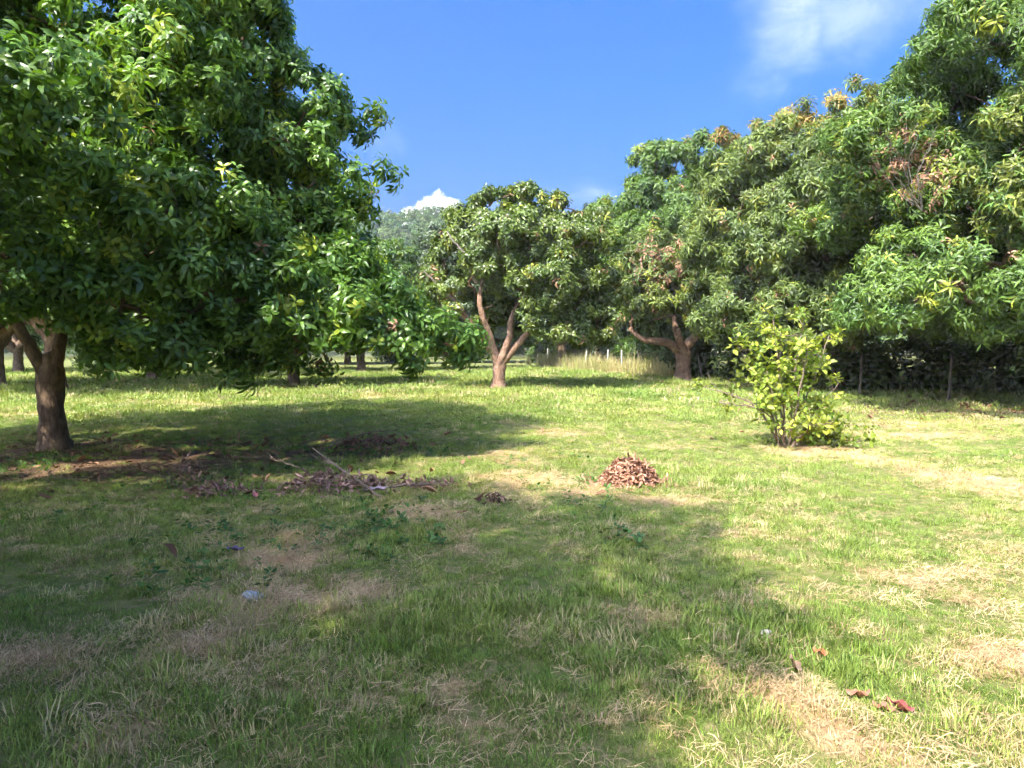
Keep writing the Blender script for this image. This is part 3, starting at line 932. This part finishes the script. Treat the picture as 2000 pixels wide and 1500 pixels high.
for i, (loc, h, w, cc, lab) in enumerate(und):
    plant('bush', loc, h*(.75 if loc[0] > 10 else 1), w, 360 if loc[0] > 10 else 520, lab, 'bush', cc, 300+i, scale=1.5+loc[1]/50, stems=14, group='bushes along the orchard edge')


# tall dry grass in front of the fence
def blades_proto(name, n, hmin, hmax, spread, wd, mat, rng, tilt=.5, flat=False, seg=2):
    parts = []
    for k in range(n):
        a = rng.uniform(0, 6.28); r = spread*math.sqrt(rng.uniform())
        b0 = np.array([math.cos(a)*r, math.sin(a)*r, -.01])
        h = rng.uniform(hmin, hmax)
        da = a+rng.normal(0, 1.0)
        if flat:
            da = rng.uniform(0, 6.28)
            d = np.array([math.cos(da), math.sin(da), rng.uniform(-.02, .18)])
            p1 = b0+d*h*.5+np.array([0, 0, .012+rng.uniform(0, .02)]); p2 = b0+d*h+np.array([0, 0, rng.uniform(-.01, .02)])
            b0 = b0+np.array([0, 0, .012])
        else:
            t = abs(rng.normal(0, tilt))
            d = np.array([math.cos(da)*math.sin(t), math.sin(da)*math.sin(t), math.cos(t)])
            p1 = b0+d*h*.55
            t2 = t+rng.uniform(.1, .7)
            d2 = np.array([math.cos(da)*math.sin(t2), math.sin(da)*math.sin(t2), math.cos(t2)])
            p2 = p1+d2*h*.5
        sd_ = np.array([-math.sin(da), math.cos(da), 0])*wd*.5*rng.uniform(.7, 1.3)
        if flat:
            sd_ = sd_+np.array([0, 0, wd*.2])
        V = np.array([b0-sd_, b0+sd_, p1+sd_*.85, p1-sd_*.85, p2])
        parts.append((V, [(0, 1, 2, 3), (3, 2, 4)], rng.uniform(.6, 1.4)))
    return proto(name, parts, mat, rng)


TUFT = [blades_proto('grass_tuft', 85, .025, .062, .11, .0040, M_GRASS, np.random.default_rng(90+i), .6) for i in range(5)]
TUFT += [blades_proto('grass_tuft', 34, .05, .11, .07, .0048, M_GRASS, np.random.default_rng(97+i), .45) for i in range(1)]
FTUFT = [blades_proto('far_tuft', 70, .035, .08, .26, .011, M_GRASS, np.random.default_rng(100+i), .65) for i in range(4)]
STRW = [blades_proto('straw', 60, .03, .11, .13, .0019, M_DRY, np.random.default_rng(110+i), flat=True) for i in range(4)]
TALL = [blades_proto('tall_straw', 16, .6, 1.3, .18, .016, M_GRASS, np.random.default_rng(116+i), .22) for i in range(3)]
LEAFD = []
for i in range(8):
    r_ = np.random.default_rng(120+i)
    v, f = leaf_geo(.15, .045+.01*(i % 3), r_.uniform(.3, 2.0), r_.uniform(-.8, .8), r_.uniform(-2, 2))
    LEAFD.append(proto('fallen_leaf', [(v, f, 1.0)], M_DRY, r_))


def build_tall():
    rng = np.random.default_rng(12)
    P = []
    F = np.array(FENCE[1:7])
    for i in range(1300):
        t = rng.uniform(0, len(F)-1.001); k = int(t); p = F[k]*(1-t+k)+F[k+1]*(t-k)
        nrm_ = np.array([-1, -.2])
        p = p+nrm_*rng.normal(.3, .8)+rng.normal(0, .2, 2)
        if fbm(p[0]*.9, p[1]*.35, 31, 3) > rng.uniform(.25, .65):
            P.append((p[0], p[1], 0))
    P = np.array(P)
    A = np.tile([0, 0, 1.], (len(P), 1))+rng.normal(0, .12, (len(P), 3))
    t = rng.uniform(0, 1, (len(P), 1))**1.2
    col = np.array([.52, .42, .22])*(1-t)+np.array([.26, .29, .08])*t
    o = scatter('tall_grass', P, euler(rot_to(A, rng.uniform(0, 6.28, len(P)))), rng.uniform(.3, 1.15, len(P))*(.5+.9*fbm(P[:, 0]*.8, P[:, 1]*.5, 35, 2)), col, TALL, None, rng)
    tag(o, 'tall straw-coloured grass along the fence posts', 'tall grass', kind='stuff')


build_tall()


# ------------------------------------------------------------------ lawn
def build_lawn():
    rng = np.random.default_rng(33)
    near = []; far = []; stw = []
    rings = [(.7, 4, 260), (4, 8, 165), (8, 14, 75), (14, 24, 30), (24, 48, 11)]
    for (a, b, dn) in rings:
        w = .85*b+3
        n = int(dn*(b-a)*2*w)
        y = rng.uniform(a, b, n); x = rng.uniform(-w, w, n)
        k = np.abs(x) < .85*y+3
        x, y = x[k], y[k]
        s = straw(x, y); l = litter(x, y)
        u = rng.uniform(0, 1, len(x))
        dens = fbm(x*2.5, y*2.5, 15, 3)
        keep = u < np.clip(1.15-s*.95-l*.75, .08, 1)*np.clip(.35+1.3*dens, .3, 1)
        (near if b <= 14 else far).append(np.stack([x[keep], y[keep]], 1))
        if b <= 14:
            q = (rng.uniform(0, 1, len(x)) < np.clip(s*.85+.05, 0, 1)*(.8 if b <= 8 else .6))
            stw.append(np.stack([x[q], y[q]], 1))
    for nm, arr, pr, lab in (('grass', near, TUFT, 'short mown green grass tufts on the near lawn'), ('far_grass', far, FTUFT, 'short mown grass on the far lawn')):
        q = np.vstack(arr); n = len(q)
        x, y = q[:, 0], q[:, 1]
        A = np.tile([0, 0, 1.], (n, 1))+rng.normal(0, .18, (n, 3))
        g = np.clip(fbm(x*.8, y*.8, 51, 3)*1.6-.3, 0, 1); g2 = rng.uniform(0, 1, n)
        s = straw(x, y)
        t = np.clip(.55*g+.35*g2+.5*s, 0, 1)[:, None]
        col = np.array([.125, .225, .036])*(1-t)+np.array([.33, .36, .09])*t
        dryb = rng.uniform(0, 1, n) < .10+.40*s
        col[dryb] = np.array([.50, .41, .22])*rng.uniform(.7, 1.15, (dryb.sum(), 1))
        big = fbm(x*1.3, y*1.3, 71, 3)
        sc = rng.uniform(.6, 1.1, n)*np.clip(.25+1.35*big, .5, 1.4)
        if nm == 'far_grass':
            sc *= np.clip(y/14, 1, 2.0)
        o = scatter(nm, np.stack([x, y, gz(x, y)], 1), euler(rot_to(A, rng.uniform(0, 6.28, n))), sc, col*rng.uniform(.8, 1.2, (n, 1)), pr, None, rng)
        tag(o, lab, 'grass', kind='stuff')
    q = np.vstack(stw); n = len(q); x, y = q[:, 0], q[:, 1]
    A = np.tile([0, 0, 1.], (n, 1))+rng.normal(0, .15, (n, 3))
    t = rng.uniform(0, 1, (n, 1))
    col = np.array([.36, .24, .12])*(1-t)+np.array([.66, .49, .28])*t
    lift = np.clip(straw(x, y)-.5, 0, 1)*rng.uniform(0, .07, n)
    o = scatter('straw', np.stack([x, y, gz(x, y)+.012+lift], 1), euler(rot_to(A, rng.uniform(0, 6.28, n))), rng.uniform(.7, 1.25, n), col, STRW, None, rng)
    tag(o, 'loose dry straw lying in patches on the lawn', 'straw', kind='stuff')
    # fallen leaves under the trees
    n = 26000
    x = rng.uniform(-13, 14, n); y = rng.uniform(2.2, 32, n)
    k = rng.uniform(0, 1, n) < litter(x, y)*.55+(y > 4.6)*(.004+.025*np.exp(-((x+1.6)**2+(y-6.9)**2)/2.5))
    x, y = x[k], y[k]; n = len(x)
    A = np.tile([0, 0, 1.], (n, 1))+rng.normal(0, .35, (n, 3))
    t = rng.uniform(0, 1, (n, 1))
    col = np.array([.13, .075, .045])*(1-t)+np.array([.36, .21, .12])*t
    o = scatter('leaf_litter', np.stack([x, y, gz(x, y)+.022], 1), euler(rot_to(A, rng.uniform(0, 6.28, n))), rng.uniform(.4, .95, n), col, LEAFD, None, rng)
    tag(o, 'brown fallen leaves scattered beneath the trees', 'leaf litter', kind='stuff')

    # broad-leaved weeds in the shaded grass
    n = 2600
    x = rng.uniform(-8, 1.0, n); y = rng.uniform(4.2, 11, n)
    g = fbm(x*.9, y*.9, 91, 3)+.25*np.exp(-((x+6.4)**2+(y-9.3)**2)/1.2)+.16*np.exp(-((x+2.2)**2+(y-6.2)**2)/1.5)
    k = g > rng.uniform(.5, .72, n)
    x, y = x[k], y[k]; n = len(x)
    A = np.tile([0, 0, 1.], (n, 1))+rng.normal(0, .25, (n, 3))
    t = rng.uniform(0, 1, (n, 1))
    col = np.array([.055, .14, .035])*(1-t)+np.array([.13, .25, .05])*t
    o = scatter('weeds', np.stack([x, y, gz(x, y)+.05], 1), euler(rot_to(A, rng.uniform(0, 6.28, n))), rng.uniform(.3, .65, n), col, WEED, None, rng)
    tag(o, 'small broad-leaved weeds growing in the shaded grass', 'weeds', kind='stuff')


build_lawn()


# ------------------------------------------------------------------ yellow green shrub
def build_shrub():
    rng = np.random.default_rng(55)
    b = np.array([4.34, 11.1]); z0 = float(gz(*b))
    root = thing('shrub', (b[0], b[1], z0), 'sparse yellow green shrub with thin bare twigs standing alone on the sunny lawn', 'shrub')
    spec = [((-.1, 0, 0), (-.35, .1, .9), (-.75, .1, 1.55), .9), ((0, 0, 0), (-.15, -.1, 1.0), (-.25, 0, 2.0), 1), ((.05, 0, 0), (.15, .1, 1.1), (.3, .1, 2.1), 1),
            ((.05, .05, 0), (.35, .0, .9), (.62, -.05, 1.75), 1), ((0, -.05, 0), (-.4, -.2, .55), (-1.15, -.25, .72), .25), ((-.05, 0, 0), (-.5, .1, .65), (-1.35, .1, .95), .3),
            ((.05, 0, 0), (.45, .1, .5), (.85, .1, 1.0), .5), ((0, .05, 0), (.0, .3, 1.0), (.05, .45, 1.8), .9), ((0, -.05, 0), (.05, -.35, .9), (.1, -.5, 1.6), .9),
            ((.05, -.05, 0), (.4, -.2, .25), (.75, -.3, .35), .9), ((.1, 0, 0), (.3, -.3, .3), (.5, -.5, .45), .9), ((0, -.1, 0), (.15, -.4, .3), (.1, -.6, .4), .8),
            ((.1, 0, 0), (.5, -.15, .15), (1.0, -.35, .12), .6), ((0, 0, 0), (-.25, -.15, .6), (-.4, -.2, 1.2), 1)]
    P = []; A = []
    for p0, p1, p2, dn in spec:
        mb = MB()
        q = np.array([p0, p1, p2], float); q[0, 2] = -.05
        mb.tube(q, [.022, .014, .006], 6, 12, rng, .06, .008)
        C = catmull(q, 40)
        for k in range(15):
            i = rng.integers(12, 40); s = C[i]
            d = unit(1, rng)[0]; d[2] = abs(d[2])*.5+.05; d /= np.linalg.norm(d)
            e = s+d*rng.uniform(.15, .42)
            mb.tube([s, (s+e)/2+rng.normal(0, .02, 3), e], [.006, .003], 4, 5)
            if rng.uniform() < dn:
                m = rng.integers(2, 5)
                tt = rng.uniform(.35, 1.05, (m, 1))
                P.append(s*(1-tt)+e*tt+rng.normal(0, .035, (m, 3)))
                A.append(np.tile(d*.6+np.array([0, 0, .6]), (m, 1))+rng.normal(0, .4, (m, 3)))
        mb.build('branch', M_TWIG, root)
    P = np.vstack(P); A = np.vstack(A); P[:, 2] = np.maximum(P[:, 2], .04)
    t = rng.uniform(0, 1, (len(P), 1))
    col = np.array([.13, .225, .03])*(1-t)+np.array([.38, .41, .055])*t
    scatter('foliage', P, euler(rot_to(A, rng.uniform(0, 6.28, len(P)))), rng.uniform(.85, 1.6, len(P)), col*rng.uniform(.65, 1.2, (len(P), 1)), SHRUB, root, rng)


build_shrub()


# ------------------------------------------------------------------ brush heaps, fallen branches
def heap(name, loc, rx, ry, h, n, ntwig, label, cat, seed, c0=(.26, .13, .08), c1=(.55, .33, .22), scale=.42):
    rng = np.random.default_rng(seed)
    root = thing(name, (loc[0], loc[1], float(gz(*loc))), label, cat)
    u = np.where(rng.uniform(0, 1, n) < .14, rng.uniform(.8, 1.7, n), rng.uniform(0, 1, n)**.5); a = rng.uniform(0, 6.28, n)
    u = u*(.8+.4*fbm(np.cos(a)*1.5+seed, np.sin(a)*1.5, 7, 2))
    x = np.cos(a)*u*rx; y = np.sin(a)*u*ry
    top = h*np.sqrt(np.clip(1-u*u, 0, 1))*(.55+.8*fbm(x*7+loc[0]*3, y*7, seed, 2))
    z = top*rng.uniform(.35, 1.0, n)+.02
    A = np.stack([x/rx, y/ry, np.full(n, .8)], 1)+rng.normal(0, .6, (n, 3))
    t = rng.uniform(0, 1, (n, 1))
    col = np.array(c0)*(1-t)+np.array(c1)*t
    scatter('dry_leaves', np.stack([x, y, z], 1), euler(rot_to(A, rng.uniform(0, 6.28, n))), scale*rng.uniform(.45, 1.45, n), col*rng.uniform(.6, 1.3, (n, 1)), LEAFD, root, rng)
    for k in range(ntwig):
        a = rng.uniform(0, 6.28); r = rng.uniform(0, .7)
        p = np.array([math.cos(a)*rx*r, math.sin(a)*ry*r, h*.75*rng.uniform(.3, 1)])
        d = unit(1, rng)[0]; d[2] = abs(d[2])*.35
        L = rng.uniform(.5, 1.0)*max(rx, ry)
        MB().tube([p-d*L*.5, p+rng.normal(0, .02, 3), p+d*L*.5], [.009, .006, .003], 5, 7, rng, .05, .004).build('twig', M_TWIG, root)
    return root


heap('brush_heap', (1.30, 7.75), .30, .22, .23, 1800, 24, 'heap of dry reddish brown leaves and twigs on the sunlit lawn', 'brush heap', 400)
heap('leaf_heap', (-1.9, 7.35), .55, .22, .20, 420, 10, 'ragged heap of dead branches with pinkish dry leaves in the shade', 'brush heap', 401, (.22, .13, .10), (.50, .33, .27))
heap('leaf_heap', (-3.1, 7.3), .32, .2, .16, 200, 6, 'small heap of curled dead leaves left of the dead branches', 'brush heap', 402, (.2, .115, .09), (.44, .28, .22))
heap('leaf_heap', (-3.7, 8.0), .22, .14, .26, 110, 5, 'upright clump of brown dead leaves in the shade below the boughs', 'brush heap', 403, (.2, .12, .08), (.42, .27, .18))
heap('leaf_heap', (-2.0, 10.4), .6, .3, .22, 260, 9, 'reddish heap of dead twigs under the tip of the low bough', 'brush heap', 404, (.18, .09, .07), (.38, .2, .15))
heap('leaf_heap', (-1.05, 7.5), .42, .12, .09, 150, 7, 'flat strip of dry brown leaves beside the long fallen stick', 'brush heap', 405, (.2, .11, .08), (.46, .29, .21))
heap('leaf_heap', (-.2, 6.9), .15, .09, .06, 50, 2, 'little scatter of dark dry leaves in the middle of the shade', 'brush heap', 406, (.12, .07, .05), (.3, .19, .13))


def stick(name, pts, r, label, seed, side=3):
    rng = np.random.default_rng(seed)
    p0 = np.array(pts[0], float)
    root = thing(name, tuple(p0), label, 'branch')
    P = np.array(pts, float)-p0
    MB().tube(P, [r, r*.8, r*.35], 7, 16, rng, .08, .006).build('stem', M_TWIG, root)
    C = catmull(P, 20)
    for k in range(side):
        s = C[rng.integers(6, 18)]; d = (P[-1]-P[0])/np.linalg.norm(P[-1]-P[0])+rng.normal(0, .5, 3); d[2] = abs(d[2])*.5
        e = s+d*rng.uniform(.12, .3)
        MB().tube([s, (s+e)/2+rng.normal(0, .015, 3), e], [r*.4, r*.15], 4, 5).build('twig', M_TWIG, root)


stick('fallen_branch', [(-1.30, 6.95, .05), (-1.75, 7.35, .22), (-2.25, 7.9, .40)], .016, 'long pale fallen stick sloping up out of the dead leaf heap', 420)
stick('fallen_branch', [(-1.95, 7.3, .06), (-2.3, 7.6, .22), (-2.75, 7.95, .28)], .012, 'thin fallen stick left of the long pale one', 421)
stick('fallen_branch', [(-1.55, 7.25, .05), (-1.1, 7.3, .09), (-.8, 7.5, .07)], .014, 'short brown stick lying flat at the end of the dead leaf heap', 422)
stick('fallen_branch', [(-2.75, 10.2, .05), (-2.2, 10.4, .25), (-1.7, 10.5, .3)], .014, 'dark twiggy branch lying under the tip of the low bough', 423)


# single leaves, stones and scraps near the camera
def leaf_thing(loc, L, Wd, col, label, seed, name='fallen_leaf', cat='leaf', n=1):
    rng = np.random.default_rng(seed)
    m, t, out = new_mat('withered_leaf')
    tcn = N(t, 'ShaderNodeTexCoord')
    na = noise(t, tcn.outputs['Object'], 30, 5, .6)
    c = mixc(t, na.outputs['Fac'], tuple(x*.6 for x in col), tuple(min(1, x*1.4) for x in col))
    p = N(t, 'ShaderNodeBsdfPrincipled'); t.links.new(c, p.inputs['Base Color']); p.inputs['Roughness'].default_value = .6
    t.links.new(p.outputs[0], out.inputs['Surface'])
    mb = MB()
    nu, nv = 9, 5
    V = []
    curl = rng.uniform(.6, 1.4); arch = rng.uniform(.2, .5)
    for i in range(nu):
        t_ = i/(nu-1); w = Wd*.5*math.sin(math.pi*min(1, .06+t_*.94))**.7
        for j in range(nv):
            s_ = (j/(nv-1)-.5)*2
            a = s_*curl
            V.append((L*(t_-.5), w*math.sin(a)/max(.6, curl)*1.0, w*(1-math.cos(a))+arch*L*.35*(t_-.5)**2*4+.012*math.sin(9*t_+s_*3)))
    F = [(i*nv+j, (i+1)*nv+j, (i+1)*nv+j+1, i*nv+j+1) for i in range(nu-1) for j in range(nv-1)]
    mb.add(np.array(V), F)
    o = mb.build(name, m)
    o.location = (loc[0], loc[1], float(gz(loc[0], loc[1]))+loc[2]*.6)
    o.rotation_euler = (rng.uniform(-.4, .4), rng.uniform(-.3, .3), rng.uniform(0, 6.28))
    tag(o, label, cat, 'withered leaves lying on the near lawn')
    return o


leaf_thing((1.62, 2.87, .06), .11, .05, (.20, .045, .04), 'dark red curled leaf near the lower right corner', 501)
leaf_thing((1.50, 2.98, .06), .10, .05, (.28, .12, .07), 'rust brown leaf, upper one of the pair left of the dark red leaf', 502)
leaf_thing((1.56, 2.88, .05), .09, .04, (.24, .10, .06), 'rust brown leaf just left of the dark red leaf', 503)
leaf_thing((1.52, 3.40, .06), .07, .045, (.34, .12, .05), 'small orange brown leaf above the straw strip', 504)
leaf_thing((1.33, 3.25, .06), .10, .05, (.20, .13, .08), 'crumpled dull brown leaf at the top end of the straw strip', 505)
leaf_thing((-2.05, 5.15, .08), .12, .06, (.10, .07, .13), 'purplish grey withered leaf in the shaded grass', 506)
leaf_thing((-1.35, 7.05, .14), .16, .09, (.30, .22, .25), 'pale lilac dry leaf on the dead leaf heap', 507)
leaf_thing((-2.55, 6.9, .12), .15, .08, (.36, .12, .11), 'reddish dry leaf lying left of the dead leaf heap', 508)


def stone(loc, r, mat, label, seed, flat=.6):
    rng = np.random.default_rng(seed)
    k = 12; V = []; ph = rng.uniform(0, 6, 6)
    for i in range(k+1):
        th = math.pi*i/k
        for j in range(16):
            a = 2*math.pi*j/16
            d = np.array([math.sin(th)*math.cos(a), math.sin(th)*math.sin(a), math.cos(th)])
            q = 1+.13*math.sin(3*d[0]+ph[0])+.12*math.sin(4*d[1]+ph[1])+.10*math.sin(5*d[2]+ph[2]+2*d[0])+.05*math.sin(9*d[0]+7*d[1]+ph[3])
            V.append(d*q*r*np.array([1.25, .9, flat]))
    F = [(i*16+j, i*16+(j+1) % 16, (i+1)*16+(j+1) % 16, (i+1)*16+j) for i in range(k) for j in range(16)]
    o = mesh_obj('stone', V, F, mat)
    o.location = (loc[0], loc[1], float(gz(*loc))+r*flat*.4+.01)
    o.rotation_euler = (.1, -.15, rng.uniform(0, 3))
    tag(o, label, 'stone', 'stones on the lawn')


M_STONE = plain_mat('stone_grey', (.27, .29, .30), (.43, .45, .46), 40)
M_STONE_P = plain_mat('stone_pink', (.50, .42, .37), (.62, .54, .48), 40)
stone((-1.55, 4.13), .055, M_STONE, 'pale blue grey stone lying by the straw patch in the shade', 1)
stone((1.33, 3.62), .032, M_STONE_P, 'small pale pinkish stone at the edge of the shadow', 2)


# ------------------------------------------------------------------ the air between here and the hill
def build_haze():
    m, t, out = new_mat('haze_air')
    v = N(t, 'ShaderNodeVolumePrincipled')
    v.inputs['Color'].default_value = (.86, .92, 1, 1)
    v.inputs['Density'].default_value = .0005
    v.inputs['Anisotropy'].default_value = 0.0
    t.links.new(v.outputs[0], out.inputs['Volume'])
    x0, x1, y0, y1, z0, z1 = -300, 300, -60, 460, -8, 48
    V = [(x, y, z) for z in (z0, z1) for y in (y0, y1) for x in (x0, x1)]
    F = [(0, 2, 3, 1), (4, 5, 7, 6), (0, 1, 5, 4), (2, 6, 7, 3), (0, 4, 6, 2), (1, 3, 7, 5)]
    o = mesh_obj('haze', V, F, m, smooth=False)
    tag(o, 'thin pale haze in the air over the whole place', 'haze', kind='stuff')


build_haze()
